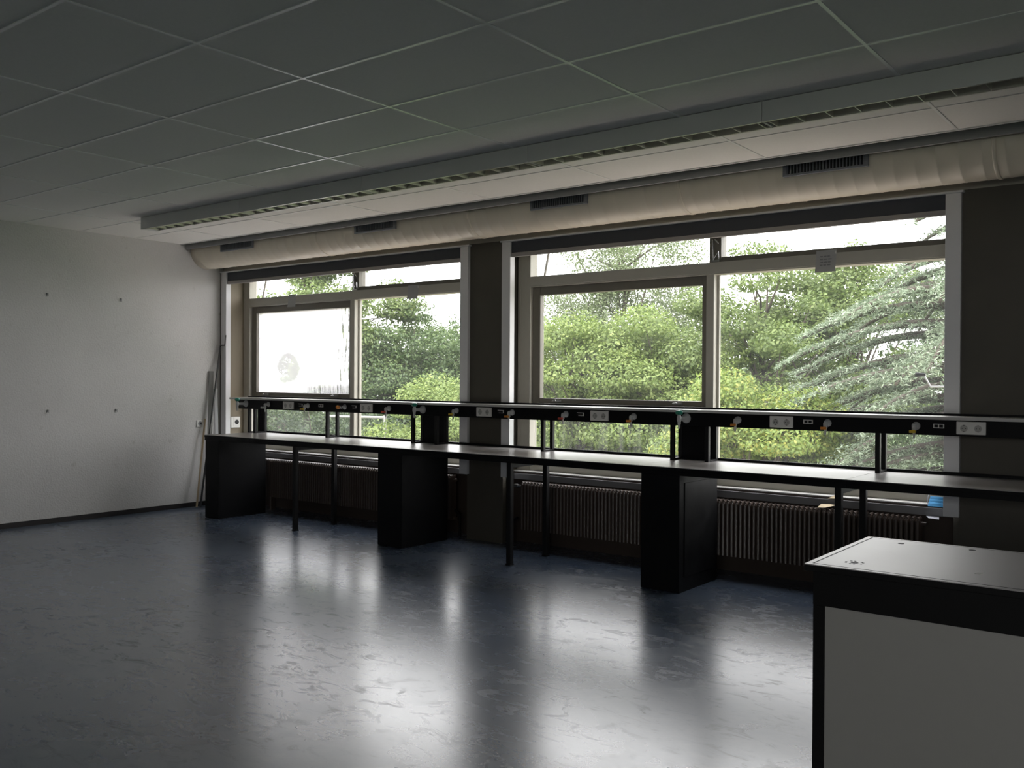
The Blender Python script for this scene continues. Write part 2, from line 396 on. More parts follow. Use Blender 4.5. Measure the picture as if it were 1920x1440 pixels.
for k in range(-4, 6):
    x = X0 + DX * k; edges = [YB] + ys + [CEIL_Y]
    for a, b in zip(edges[:-1], edges[1:]):
        grid.box(x - W, x + W, a + W, b - W, CEIL - 0.004, CEIL + 0.001)
gr = grid.build('trim_1', M['tbar']); gr['kind'] = 'structure'
struct('trim_2', MB().box(WX, XR, CEIL_Y, CEIL_Y + 0.018, CEIL - 0.006, CEIL + 0.05), M['tbar'])              # pale edge angle of the ceiling
struct('trim_3', MB().box(WX + 0.02, XR, CEIL_Y + 0.055, CEIL_Y + 0.08, 2.925, 3.12), M['paint_grey'])          # grey fascia board over the duct
struct('trim_4', MB().box(WX, XR, CEIL_Y + 0.018, 7.0, 3.4, 3.45), M['paint_grey'])                             # slab above the duct
struct('trim_5', MB().box(WX, XR, YB, CEIL_Y + 0.018, 3.4, 3.45), M['paint_grey'])

# window wall: piers, lintel, wall below the windows
wall = thing('wall_back', None, None, kind='structure')
def pier(x0, x1, bx0, bx1):
    mb = MB().box(x0, x1, GY + 0.012, GY + 0.06, 0, 2.72).box(bx0, bx1, GY + 0.06, 7.0, 0, 2.72)
    return mb.build('pier', M['pier'], wall)
pier(-5.585, -5.163, -5.60, -5.235)
pier(-1.385, XR, -1.432, XR)
MB().box(WX, WX + 0.045, GY - 0.012, GY + 0.03, 0, 2.715).build('corner_gap_shade', M['pier'], wall)  # dark strip standing in for the shaded gap in the corner
MB().box(WX, XR, GY + 0.03, 7.0, 2.715, 3.4).build('lintel', M['lintel'], wall)
for a, b in ((WX, -5.60), (-5.235, -1.43)):
    MB().box(a, b, 6.742, 7.0, 0, 0.6355).build('spandrel', M['spandrel'], wall)
MB().box(WX, WX + 0.012, GY + 0.05, FY, 0.62, 2.715).build('reveal', M['reveal'], wall)

# ------------------------------------------------------------------ windows
def window(name, dx, sash_glass, low_glass):
    w = thing(name, None, None, loc=(dx - 3.30, FY, 0.62), kind='structure')
    L0, L1, m0, m1, R1, R0 = -5.232 + dx, -5.089 + dx, -3.331 + dx, -3.264 + dx, -1.51 + dx, -1.432 + dx
    fm = MB().box(L0, L1, FY, 6.95, 0.645, 2.715).box(R1, R0, FY, 6.95, 0.645, 2.715)
    fm.box(L1, R1, FY, 6.95, 0.645, 0.72).box(L1, R1, FY, 6.95, 2.655, 2.715)
    fm.box(L0 + 0.012, L0 + 0.035, FY - 0.012, FY, 0.665, 2.6)
    fm.build('frame', M['beige_frame'], w, bevel=0.004)
    MB().box(m0, m1, FY + 0.001, 6.95, 0.72, 2.335).build('mullion', M['beige_frame'], w, bevel=0.003)
    MB().box(L1, R1, FY - 0.012, 6.95, 2.332, 2.418).box(L1, R1, FY - 0.004, 6.95, 2.322, 2.332).build('transom', M['beige_frame'], w, bevel=0.003)
    # fanlight post with its two scissor stays
    fp = MB().box(m0 + 0.02, m1 + 0.055, FY + 0.01, 6.95, 2.418, 2.655).build('fanlight_post', M['sash'], w, bevel=0.003)
    st = MB()
    st.tube([(m0 + 0.062, FY, 2.425), (m0 + 0.052, FY, 2.60)], 0.005, 6)
    st.tube([(m0 + 0.066, FY - 0.006, 2.445), (m0 + 0.108, FY - 0.006, 2.50), (m0 + 0.108, FY - 0.006, 2.44)], 0.006, 6)
    st.tube([(m0 + 0.075, FY - 0.004, 2.60), (m0 + 0.108, FY - 0.004, 2.565)], 0.006, 6)
    st.box(m0 + 0.045, m0 + 0.115, FY - 0.012, FY + 0.01, 2.42, 2.436)
    st.build('fanlight_stay', M['chrome'], fp)
    # right fanlight sash
    a, b = m1 + 0.055, R1
    rf = MB().box(a, b, 6.86, 6.93, 2.418, 2.460).box(a, b, 6.86, 6.93, 2.628, 2.655).box(b - 0.04, b, 6.86, 6.93, 2.46, 2.628)
    s = rf.build('fanlight_sash', M['sash'], w, bevel=0.003)
    MB().box(a, b - 0.04, 6.895, 6.90, 2.46, 2.628).build('pane', M['glass'], s)
    MB().box(L1, m0 + 0.02, 6.925, 6.93, 2.418, 2.655).build('pane', M['glass'], w)
    MB().box(m1, R1, 6.925, 6.93, 0.72, 2.332).build('pane', M['glass'], w)
    MB().box(m1, m1 + 0.02, 6.90, 6.925, 0.72, 2.332).build('glazing_bead', M['beige_frame'], w)
    # opening sash on the left and the pane under it
    zb, zt = 1.262, 2.322
    sash = MB()
    sash.box(L1, L1 + 0.085, 6.88, 6.94, zb, zt).box(m0 - 0.055, m0, 6.88, 6.94, zb, zt)
    sash.box(L1 + 0.085, m0 - 0.055, 6.88, 6.94, zt - 0.075, zt).box(L1 + 0.085, m0 - 0.055, 6.88, 6.94, zb, zb + 0.045)
    so = sash.build('opening_sash', M['sash'], w, bevel=0.004)
    MB().box(L1 + 0.085, m0 - 0.055, 6.915, 6.92, zb + 0.045, zt - 0.075).build('pane', sash_glass, so)
    for hx in (L1 + 0.25, m0 - 0.30):
        MB().box(hx, hx + 0.075, 6.855, 6.88, zb + 0.012, zb + 0.032).tube([(hx + 0.012, 6.86, zb + 0.022), (hx + 0.012, 6.83, zb + 0.022), (hx + 0.05, 6.825, zb + 0.03)], 0.006, 6).build('catch', M['steelpole'], so)
    MB().box(L1, m0, FY + 0.02, 6.95, 1.205, zb).build('sash_rail', M['sash'], w, bevel=0.003)
    MB().box(L1, m0, 6.925, 6.93, 0.72, 1.205).build('pane', low_glass, w)
    # sunblind rod outside the left fanlight
    MB().tube([(L1 + 0.04, 6.99, 2.38), (L1 + 0.075, 7.03, 2.68)], 0.012, 8).build('sunblind_rod', M['red'] if False else M['sash'], w)
    # sill board
    MB().box(L0, R0, 6.737, FY, 0.636, 0.644).build('window_sill', M['sill'], w, bevel=0.002)
    return w

window('window_1', -4.176, M['fogged'], M['glass_misty'])
window('window_2', 0.0, M['glass'], M['glass_streaky'])

# ------------------------------------------------------------------ roller blinds with their guide channels
def blind(x0, x1, label):
    r = thing('roller_blind', label, 'blind', (0.5 * (x0 + x1), GY, 2.57))
    MB().box(x0, x1, GY - 0.002, GY + 0.028, 2.60, 2.70).build('fabric', M['blind'], r)
    MB().box(x0, x1, GY - 0.008, GY + 0.024, 2.565, 2.60).build('bottom_bar', M['blindbar'], r, bevel=0.004)
    MB().box(x0 - 0.11, x1 + 0.11, GY - 0.03, GY + 0.02, 2.70, 2.714).build('head_rail', M['alu'], r, bevel=0.003)
    for a, b in ((x0 - 0.095, x0), (x1, x1 + 0.095)):
        mb = MB().prism([(a, GY - 0.02), (b, GY - 0.02), (b, GY + 0.045), (b - 0.02, GY + 0.045), (b - 0.02, GY + 0.01), (a, GY + 0.01)], 'z', 0.60, 2.70)
        mb.build('guide_channel', M['alu'], r, bevel=0.002)
    return r
blind(-9.258, -5.655, 'charcoal roller blind almost fully rolled up over the left window')
blind(-5.068, -1.478, 'charcoal roller blind almost fully rolled up over the right window')

# rear window, unseen, added as fill for surfaces facing the room
w = thing('added_fill_window', None, None, loc=(1.1, YB - 0.1, RZ0), kind='structure')
fm = MB().box(RX0, RX1, YB - 0.15, YB - 0.08, RZ0, RZ0 + 0.06).box(RX0, RX1, YB - 0.15, YB - 0.08, RZ1 - 0.06, RZ1)
for k in range(6):
    x = RX0 + (RX1 - RX0 - 0.06) * k / 5; fm.box(x, x + 0.06, YB - 0.15, YB - 0.08, RZ0 + 0.06, RZ1 - 0.06)
fm.build('frame', M['beige_frame'], w)
MB().box(RX0, RX1, YB - 0.12, YB - 0.115, RZ0 + 0.03, RZ1 - 0.03).build('pane', M['glass'], w)

# cable trunking below the sills
def trunking(x0, x1, label):
    o = MB().box(x0, x1, 6.65, 6.658, 0.578, 0.630).box(x0, x1, 6.658, 6.730, 0.578, 0.584).box(x0, x1, 6.730, 6.736, 0.578, 0.606).build('cable_trunking', M['trunk'])
    tag(o, label, 'trunking')
trunking(WX + 0.05, -5.62, 'long grey cable trunking below the sill of the left window')
trunking(-5.22, -1.436, 'long grey cable trunking below the sill of the right window')

# ------------------------------------------------------------------ radiators
def radiator(x0, x1, label):
    r = thing('radiator', label, 'radiator', (0.5 * (x0 + x1), 6.60, 0.11))
    p = 0.0348; n = int((x1 - x0) / p)
    fins = MB()
    for i in range(n):
        x = x0 + (i + 0.5) * p; hw = p * 0.40
        prof = [(-hw, 0.15), (hw, 0.15), (hw, 0.545)]
        for k in range(1, 6):
            a = math.pi * k / 6; prof.append((hw * math.cos(a), 0.545 + 0.026 * math.sin(a)))
        prof.append((-hw, 0.545))
        # an upright column with rounded front
        fins.prism([(x + q, z) for q, z in prof], 'y', 6.555, 6.635)
        fins.lathe([(hw, 0.15), (hw, 0.545), (hw * 0.5, 0.558)], (x, 6.555, 0), 'z', 8)
    fins.build('column_fins', M['radiator'], r)
    hd = MB().tube([(x0, 6.60, 0.525), (x1, 6.60, 0.525)], 0.012, 8).tube([(x0, 6.60, 0.16), (x1, 6.60, 0.16)], 0.018, 8)
    hd.build('header_pipe', M['radiator'], r)
    for x in (x0 + 0.25, x1 - 0.25):
        MB().box(x - 0.012, x + 0.012, 6.57, 6.63, 0.0, 0.15).build('foot', M['radiator'], r)
    v = MB().lathe([(0.012, -0.06), (0.012, 0.0)], (x0, 6.60, 0.525), 'x', 10).lathe([(0.019, -0.10), (0.022, -0.06)], (x0, 6.60, 0.525), 'x', 12)
    v.build('valve', M['chrome'], r)
    return r
radiator(-8.75, -5.76, 'brown column radiator under the left window')
radiator(-4.97, -1.60, 'brown column radiator under the right window')

# heating pipes rising at the foot of the pier
for i, x in enumerate((-5.72, -5.10)):
    o = MB().tube([(x, 6.60, 0.0), (x, 6.60, 0.20), (x + (0.06 if i else -0.06), 6.60, 0.24)], 0.013, 8).build('heating_pipe', M['blackmetal'])
    tag(o, ('dark heating pipe at the floor left of the middle pier', 'dark heating pipe at the floor right of the middle pier')[i], 'pipe')

# ------------------------------------------------------------------ air duct
DYC, DZC, DR = 6.325, 2.93, 0.205
duct = thing('air_duct', 'long cream round ventilation duct along the top of the windows', 'duct', (-4.0, DYC, DZC))
def duct_tube(x0, x1, r, step):
    mb = MB(); n = 40; xs = np.arange(x0, x1 + 1e-6, step); prof = []
    for i, x in enumerate(xs):
        prof.append((r, x))
    # shallow spiral-seam ridges
    pr = []
    k = 0
    for x in np.arange(x0, x1, 0.128):
        e = min(x + 0.128, x1)
        pr += [(r, x), (r, max(x, e - 0.012)), (r + 0.0022, max(x, e - 0.006))]
    pr.append((r, x1))
    mb.lathe(pr, (0, DYC, DZC), 'x', n)
    return mb
d = duct_tube(WX + 0.001, XR - 0.001, DR, 0.2)
d.build('duct_tube', M['duct'], duct, smooth=True)
for x in (-7.242, -5.24, -3.211, -1.126, 0.9, 2.9):
    MB().lathe([(DR + 0.003, x - 0.012), (DR + 0.006, x - 0.006), (DR + 0.006, x + 0.006), (DR + 0.003, x + 0.012)], (0, DYC, DZC), 'x', 40).build('joint_band', M['duct'], duct, smooth=True)
for a, b in ((-8.785, -8.218), (-6.644, -6.093), (-4.545, -3.993), (-2.412, -1.847), (-0.28, 0.28), (1.85, 2.41)):
    g = MB(); y0, y1, z0, z1 = 6.098, 6.118, 2.858, 2.944
    g.box(a, b, y0, y1, z0, z0 + 0.014).box(a, b, y0, y1, z1 - 0.008, z1).box(a, a + 0.025, y0, y1, z0 + 0.014, z1 - 0.008).box(b - 0.025, b, y0, y1, z0 + 0.014, z1 - 0.008)
    fr = g.build('vent_grille', M['vent'], duct)
    s = MB(); n = 24
    for i in range(n):
        x = a + 0.03 + (b - a - 0.06) * i / (n - 1); s.box(x - 0.003, x + 0.003, y0 + 0.004, y1, z0 + 0.014, z1 - 0.008)
    s.build('slats', M['vent'], fr)
    MB().box(a + 0.02, b - 0.02, y1, y1 + 0.05, z0 + 0.005, z1 - 0.004).build('vent_recess', M['ventdark'], fr)

# ------------------------------------------------------------------ row of fluorescent fittings
LY0, LY1, LZ = 4.76, 4.915, 2.866
lx = [-8.105, -6.592, -5.107, -3.570, -2.000, -0.430, 1.14]
ll = ['grey fluorescent ceiling light at the left end of the row, nearest the white wall',
      'grey fluorescent ceiling light with louvre, second of the row from the white wall',
      'grey fluorescent ceiling light with louvre, third of the row from the white wall',
      'grey fluorescent ceiling light with louvre, fourth of the row from the white wall',
      'grey fluorescent ceiling light at the right end of the row, cut by the picture edge', None]
for i in range(5):
    a, b = lx[i] + 0.0015, lx[i + 1] - 0.0015
    t = thing('ceiling_light', ll[i], 'ceiling light', (0.5 * (a + b), 0.5 * (LY0 + LY1), CEIL - 0.004), 'row of ceiling lights')
    h = MB().box(a, b, LY0, LY0 + 0.006, LZ, CEIL - 0.0045).box(a, b, LY1 - 0.006, LY1, LZ, CEIL - 0.0045).box(a, b, LY0 + 0.006, LY1 - 0.006, CEIL - 0.02, CEIL - 0.0045)
    h.box(a, a + 0.004, LY0 + 0.006, LY1 - 0.006, LZ + 0.002, CEIL - 0.02).box(b - 0.004, b, LY0 + 0.006, LY1 - 0.006, LZ + 0.002, CEIL - 0.02)
    if i == 0: h.box(a + 0.004, a + 0.075, LY0 + 0.006, LY1 - 0.006, LZ, LZ + 0.004)
    h.build('housing', M['lamp'], t)
    lv = MB()
    lv.box(a + 0.004, b - 0.004, LY0 + 0.006, LY0 + 0.016, LZ, LZ + 0.045).box(a + 0.004, b - 0.004, LY1 - 0.016, LY1 - 0.006, LZ, LZ + 0.045)
    n = 11; aa = a + (0.08 if i == 0 else 0.03)
    for k in range(n):
        x = aa + (b - 0.03 - aa) * k / (n - 1)
        # blade: thin at the lower edge, wide at the top
        lv.prism([(x - 0.002, LZ), (x + 0.002, LZ), (x + 0.011, LZ + 0.045), (x - 0.011, LZ + 0.045)], 'y', LY0 + 0.016, LY1 - 0.016)
    lv.build('louvre', M['louvre'], t)
    MB().lathe([(0.013, a + 0.05), (0.013, b - 0.05)], (0, 0.5 * (LY0 + LY1), LZ + 0.075), 'x', 10).build('fluorescent_tube', M['tubelamp'], t, smooth=True)

# ================================================================== BENCH ALONG THE WINDOWS
YF, YK = 5.775, 6.50     # front and back of the worktop
wt = [(-8.585, -6.018, 'grey worktop section at the left end of the window bench, starting by the white wall'),
      (-6.015, -3.342, 'grey worktop section in the middle of the window bench, across the pier'),
      (-3.339, -1.872, 'grey worktop section right of the third black cabinet, under the right window'),
      (-1.869, -0.10, 'grey worktop section at the right end of the window bench, before the dark wall')]
for a, b, lab in wt:
    t = thing('worktop', lab, 'worktop', (0.5 * (a + b), 0.5 * (YF + YK), 0.816), 'worktop sections of the window bench')
    MB().box(a, b, YF, YK - 0.0125, 0.868, TOP).build('top_board', M['worktop'], t, bevel=0.001)
    MB().box(a, b, YF, YK - 0.0125, 0.846, 0.8679).build('board_edge', M['black'], t, bevel=0.001)
    MB().box(a, b, YF + 0.004, YF + 0.03, 0.816, 0.846).box(a, b, YK - 0.03, YK - 0.004, 0.816, 0.846).build('front_rail', M['black'], t)
    MB().box(a, b, YK - 0.012, YK + 0.006, 0.83, 0.892).build('back_edge', M['black'], t)

cab = [(-8.570, -8.338, 'narrow black bench cabinet nearest the white wall'),
       (-5.972, -5.676, 'narrow black bench cabinet left of the middle pier'),
       (-3.308, -3.005, 'narrow black bench cabinet in front of the right window'),
       (-0.70, -0.40, None)]
for i, (a, b, lab) in enumerate(cab[:3]):
    t = thing('bench_cabinet', lab, 'cabinet', (0.5 * (a + b), 0.5 * (YF + 6.38), 0), 'black cabinets carrying the bench')
    MB().box(a + 0.002, b - 0.002, YF + 0.022, 6.38, 0.0, 0.8155).build('carcass', M['black'], t, bevel=0.002)
    MB().box(a, b, YF + 0.004, YF + 0.021, 0.004, 0.8155).build('front_panel', M['black'], t, bevel=0.002)
    if i == 2: MB().box(b - 0.002, b + 0.004, YF + 0.08, 6.30, 0.10, 0.76).build('side_hatch', M['black'], t, bevel=0.001)

legs = [(-7.150, 'black steel leg frame under the bench before the left window'),
        (-4.520, 'black steel leg frame under the bench between pier and right window'),
        (-1.925, 'black steel leg frame under the bench behind the grey table')]
for x, lab in legs:
    t = thing('leg_frame', lab, 'bench leg', (x, 6.05, 0), 'black steel leg frames of the bench')
    for y in (5.80, 6.29):
        MB().box(x - 0.021, x + 0.021, y, y + 0.042, 0.012, 0.8155).build('leg', M['blackmetal'], t, bevel=0.003)
        MB().box(x - 0.024, x + 0.024, y - 0.003, y + 0.045, 0.0, 0.012).build('foot_cap', M['blackmetal'], t)
    MB().box(x - 0.015, x + 0.015, 5.842, 6.29, 0.775, 0.8155).build('cross_rail', M['blackmetal'], t)

# raised service shelf standing on the worktop
sh = thing('service_shelf', 'long black raised shelf with service panel standing on the window bench', 'shelf', (-4.8, 6.38, TOP))
SX0, SX1, SYF, SYK = -8.80, -0.10, 6.235, 6.472
APY = 6.285                                  # front of the service panel
MB().box(SX0, SX1, SYF, SYK, 1.238, 1.258).build('shelf_board', M['shelf'], sh, bevel=0.002)
MB().box(SX0 + 0.02, SX1, SYK - 0.004, SYK + 0.016, 1.15, 1.272).build('back_rail', M['black'], sh)
MB().box(-8.70, SX1, APY, APY + 0.02, 1.137, 1.238).build('service_panel', M['black'], sh, bevel=0.002)
def post(x, y): MB().box(x - 0.0155, x + 0.0155, y, y + 0.031, TOP + 0.0005, 1.1365).build('post', M['blackmetal'], sh, bevel=0.002)
for xl in (-8.55, -8.45, -7.265, -6.063, -5.765, -4.56, -3.347, -3.060, -1.836, -0.72):
    x = xl
    post(x, APY + 0.0205)
    MB().box(x - 0.0155, x + 0.0155, SYK - 0.035, SYK - 0.0045, TOP + 0.0005, 1.2375).build('post', M['blackmetal'], sh, bevel=0.002)
    MB().box(x - 0.0155, x + 0.0155, APY + 0.052, SYK - 0.0355, TOP + 0.0005, TOP + 0.016).build('foot_bar', M['blackmetal'], sh)
for a, b in ((-8.53, -8.47), (-6.047, -5.781), (-3.331, -3.076)):
    MB().box(a, b, SYK - 0.03, SYK - 0.012, TOP + 0.0005, 1.2375).build('back_board', M['black'], sh)

# ------------------------------------------------------------------ fittings on the service panel
FZ = 1.193
def lever_tap(mat, name, flat=False, down=True):
    t = bpy.data.objects.new('gas_tap', None); C.objects.link(t); t['category'] = 'tap'
    MB().lathe([(0.026, 0.0), (0.026, -0.006), (0.018, -0.016), (0.013, -0.02), (0.013, -0.05)], (0, 0, 0), 'y', 20).build('rosette', M['tapgrey'], t, smooth=True)
    if flat:
        MB().lathe([(0.011, -0.045), (0.014, -0.05), (0.012, -0.075)], (0, 0, 0), 'y', 14).build('valve_body', M['chrome'], t, smooth=True)
        MB().lathe([(0.008, -0.075), (0.016, -0.078), (0.018, -0.10), (0.010, -0.112)], (0, 0, 0), 'y', 12).build('lever', mat, t, smooth=True)
        return t
    MB().lathe([(0.012, 0.016), (0.014, 0.010), (0.014, -0.018), (0.010, -0.026), (0.0075, -0.030), (0.0085, -0.040), (0.006, -0.046), (0.0075, -0.056), (0.0045, -0.068)], (0, -0.048, -0.012), 'z', 14).build('valve_body', M['tapgrey'], t, smooth=True)
    MB().box(-0.012, 0.012, -0.088, -0.058, -0.040, -0.026).lathe([(0.009, -0.07), (0.012, -0.060)], (0, 0, -0.033), 'y', 10).box(-0.020, 0.020, -0.092, -0.082, -0.041, -0.024).build('lever', mat, t, bevel=0.003)
    return t

taps = [(-8.169, 'tapgrey', 'small gas tap without coloured lever, first right of the leftmost green-knobbed tap', False),
        (-7.526, 'yellow', 'small gas tap with yellow lever right of the leftmost white double socket', False),
        (-6.966, 'orange', 'small gas tap with orange lever pointing forward, no nozzle below', True),
        (-6.345, 'red', 'small gas tap with red lever in front of the left window', False),
        (-5.492, 'yellow', 'small gas tap with yellow lever directly left of the middle pier', False),
        (-4.860, 'orange', 'small gas tap with orange lever just right of the middle pier', False),
        (-4.303, 'red', 'small gas tap with orange-red lever in front of the right window, above the leg pair', False),
        (-3.665, 'orange', 'small gas tap with orange lever left of the rightmost green-knobbed tap', False),
        (-2.804, 'orange', 'small gas tap with orange lever first right of the rightmost green-knobbed tap', False),
        (-2.157, 'orange', 'small gas tap with orange lever beside a small black-holed outlet, right window', False),
        (-1.591, 'yellow', 'rightmost small gas tap, with yellow lever, near the dark wall', False)]
protos = {}
for x, mk, lab, flat in taps:
    key = (mk, flat)
    if key not in protos:
        t = protos[key] = lever_tap(M[mk], mk, flat); t.location = (x, APY, FZ); t['label'] = lab; t['group'] = 'gas taps on the service panel'
    else:
        copy_thing(protos[key], (x, APY, FZ), lab, 'gas taps on the service panel')

wtap = None
for x, lab in ((-8.563, 'grey laboratory water tap with green knob at the left end of the shelf'),
               (-5.905, 'grey laboratory water tap with green knob just left of the middle pier'),
               (-3.215, 'grey laboratory water tap with green knob in front of the right window')):
    if wtap is None:
        t = wtap = bpy.data.objects.new('water_tap', None); C.objects.link(t); t['category'] = 'tap'
        MB().lathe([(0.037, 0.0), (0.037, -0.006), (0.030, -0.018), (0.015, -0.030), (0.013, -0.10), (0.016, -0.115)], (0, 0, 0), 'y', 24).build('wall_flange', M['tapgrey'], t, smooth=True)
        MB().lathe([(0.009, 0.034), (0.011, 0.028), (0.016, 0.016), (0.017, -0.012), (0.013, -0.024), (0.011, -0.028), (0.013, -0.036), (0.010, -0.042), (0.008, -0.064), (0.006, -0.074)], (0, -0.115, 0), 'z', 16).build('tap_body', M['tapgrey'], t, smooth=True)
        kb = MB(); n = 30; prof = [(0.012, 0.028), (0.024, 0.034), (0.026, 0.052), (0.018, 0.061), (0.004, 0.063)]
        b0 = 0
        kb.lathe(prof, (0, -0.115, 0), 'z', n)
        kb.v = [(px * (1 + 0.10 * math.cos(5 * math.atan2(py + 0.115, px))), -0.115 + (py + 0.115) * (1 + 0.10 * math.cos(5 * math.atan2(py + 0.115, px))), pz) for px, py, pz in kb.v]
        kb.build('knob', M['green'], t, smooth=True)
        t.location = (x, APY, FZ); t['label'] = lab; t['group'] = 'green-knobbed water taps'
    else:
        copy_thing(wtap, (x, APY, FZ), lab, 'green-knobbed water taps')

dsock = None
for x, lab in ((-7.831, 'white double socket at the left of the panel, second fitting from the left end'),
               (-6.651, 'white double socket in front of the right half of the left window'),
               (-5.168, 'white double socket in front of the middle pier'),
               (-3.976, 'white double socket in front of the opening half of the right window'),
               (-2.479, 'white double socket in front of the fixed pane of the right window'),
               (-1.267, 'white double socket in front of the dark wall, rightmost')):
    if dsock is None:
        t = dsock = bpy.data.objects.new('double_socket', None); C.objects.link(t); t['category'] = 'socket'
        MB().box(-0.084, 0.084, -0.014, 0.0, -0.040, 0.040).build('cover_plate', M['white'], t, bevel=0.004)
        for sx in (-0.040, 0.040):
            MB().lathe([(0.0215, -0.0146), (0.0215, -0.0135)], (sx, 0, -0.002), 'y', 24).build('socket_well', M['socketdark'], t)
            MB().lathe([(0.0030, -0.0155), (0.0030, -0.0146)], (sx - 0.0095, 0, -0.002), 'y', 8).lathe([(0.0030, -0.0155), (0.0030, -0.0146)], (sx + 0.0095, 0, -0.002), 'y', 8).box(sx - 0.003, sx + 0.003, -0.0155, -0.0146, 0.015, 0.019).box(sx - 0.003, sx + 0.003, -0.0155, -0.0146, -0.023, -0.019).build('pin_holes', M['hole'], t)
        t.location = (x, APY, FZ - 0.003); t['label'] = lab; t['group'] = 'white double sockets on the service panel'
    else:
        copy_thing(dsock, (x, APY, FZ - 0.003), lab, 'white double sockets on the service panel')

def mini_outlet(broken):
    t = bpy.data.objects.new('small_outlet', None); C.objects.link(t); t['category'] = 'outlet'
    mb = MB().box(-0.032, 0.032, -0.008, 0, 0.009, 0.0135).box(0.0265, 0.032, -0.008, 0, -0.0135, 0.009)
    if broken: mb.box(-0.02, 0.0265, -0.006, 0, -0.0135, -0.0105)
    else: mb.box(-0.032, 0.0265, -0.008, 0, -0.0135, -0.009).box(-0.032, -0.0265, -0.008, 0, -0.009, 0.009).box(-0.0025, 0.0025, -0.008, 0, -0.009, 0.009)
    mb.build('rim', M['white'], t)
    MB().box(-0.0264, 0.0264, -0.003, 0, -0.0088, 0.0088).build('insert', M['hole'], t)
    if not broken:
        for sx in (-0.0145, 0.0145):
            MB().lathe([(0.0095, -0.0075), (0.0095, -0.0032)], (sx, 0, 0), 'y', 12).build('jack', M['blackmetal'], t)
    return t
mp_ = {}
for x, br, lab in ((-7.643, True, 'small broken white outlet rim right of the leftmost double socket'),
                   (-7.321, False, 'small pale outlet between the leftmost leg posts and the yellow-levered tap'),
                   (-6.831, True, 'small broken white outlet rim left of the second double socket'),
                   (-4.984, True, 'small broken white outlet rim right of the socket on the middle pier'),
                   (-4.160, True, 'small broken white outlet rim between orange-red tap and double socket, right window'),
                   (-2.291, False, 'small white outlet with two black jacks right of a double socket, right window'),
                   (-1.455, False, 'small white outlet with two black jacks left of the rightmost double socket')):
    if br not in mp_:
        t = mp_[br] = mini_outlet(br); t.location = (x, APY, FZ + 0.004); t['label'] = lab; t['group'] = 'small outlets on the service panel'
    else:
        copy_thing(mp_[br], (x, APY, FZ + 0.004), lab, 'small outlets on the service panel')

# ================================================================== LEFT WALL DETAILS
anc = None
for y, z, lab in ((4.50, 2.300, 'old wall anchor high on the white wall, the left one'), (5.279, 2.302, 'old wall anchor high on the white wall, the right one'),
                  (4.509, 1.130, 'old wall anchor low on the white wall, the left one, rust-stained'), (5.230, 1.124, 'old wall anchor low on the white wall, the right one')):
    if anc is None:
        t = anc = bpy.data.objects.new('wall_anchor', None); C.objects.link(t); t['category'] = 'wall anchor'
        MB().lathe([(0.011, 0.0), (0.011, 0.003), (0.007, 0.006)], (0, 0, 0), 'x', 12).build('plug', M['trunk'], t)
        MB().box(0.0, 0.024, -0.008, 0.005, 0.010, 0.014).box(0.0, 0.02, -0.010, 0.008, -0.020, -0.016).box(0.016, 0.020, 0.002, 0.006, -0.016, 0.010).build('bent_clip', M['steelpole'], t)
        t.location = (WX, y, z); t['label'] = lab; t['group'] = 'wall anchors'
    else:
        copy_thing(anc, (WX, y, z), lab, 'wall anchors')

t = thing('wall_socket', 'single white wall socket on the white wall near the leaning poles', 'socket', (WX, 6.245, 0.948))
MB().box(WX, WX + 0.012, 6.205, 6.285, 0.908, 0.988).build('cover_plate', M['white'], t, bevel=0.003)
MB().lathe([(0.026, 0.0118), (0.026, 0.0125)], (WX, 6.245, 0.948), 'x', 20).build('socket_well', M['trunk'], t)
MB().lathe([(0.012, 0.0125), (0.012, 0.0135)], (WX, 6.252, 0.948), 'x', 12).build('pin_holes', M['hole'], t)

t = thing('switch_box', 'beige surface-mounted socket box in the window reveal behind the bench end', 'socket', (WX + 0.012, 6.695, 0.95))
MB().box(WX + 0.0125, WX + 0.055, 6.63, 6.76, 0.885, 1.015).build('box', M['white'], t, bevel=0.006)
MB().box(WX + 0.055, WX + 0.058, 6.672, 6.755, 0.905, 1.0).build('socket_face', M['white'], t, bevel=0.001)
MB().lathe([(0.028, 0.0581), (0.028, 0.0595)], (WX, 6.712, 0.952), 'x', 20).build('socket_well', M['hole'], t)

# poles leaning in the corner
t = thing('window_pole', 'grey window-opening pole with hooked tip leaning in the corner', 'pole', (-9.22, 6.18, 0))
MB().tube([(-9.215, 6.15, 0.006), (-9.330, 6.485, 1.83)], 0.011, 10).build('shaft', M['darkpole'], t, smooth=True)
MB().tube([(-9.330, 6.485, 1.83), (-9.328, 6.487, 1.852), (-9.27, 6.475, 1.853), (-9.222, 6.47, 1.85), (-9.215, 6.47, 1.88), (-9.205, 6.47, 1.97)], 0.008, 8).build('hook', M['darkpole'], t, smooth=True)
o = MB().tube([(-9.225, 6.11, 0.012), (-9.350, 6.30, 1.0)], 0.013, 4).build('wooden_slat', M['wood']); tag(o, 'bare wooden slat leaning low against the white wall, front of the poles', 'slat')
prof = MB()
def lean_board(name, xa, ya, xb, yb, h, w, mat, lab):
    mb = MB(); v = [(xa, ya, 0.002), (xa + 0.02, ya + w, 0.002), (xb + 0.02, yb + w, h), (xb, yb, h)]
    nrm = Vector((1, -0.2, 0)).normalized() * 0.016
    b = [tuple(Vector(p) + nrm) for p in v]
    mb.v = v + b; mb.f = [(3, 2, 1, 0), (4, 5, 6, 7), (0, 1, 5, 4), (1, 2, 6, 5), (2, 3, 7, 6), (3, 0, 4, 7)]
    tag(mb.build(name, mat, bevel=0.002), lab, 'profile')
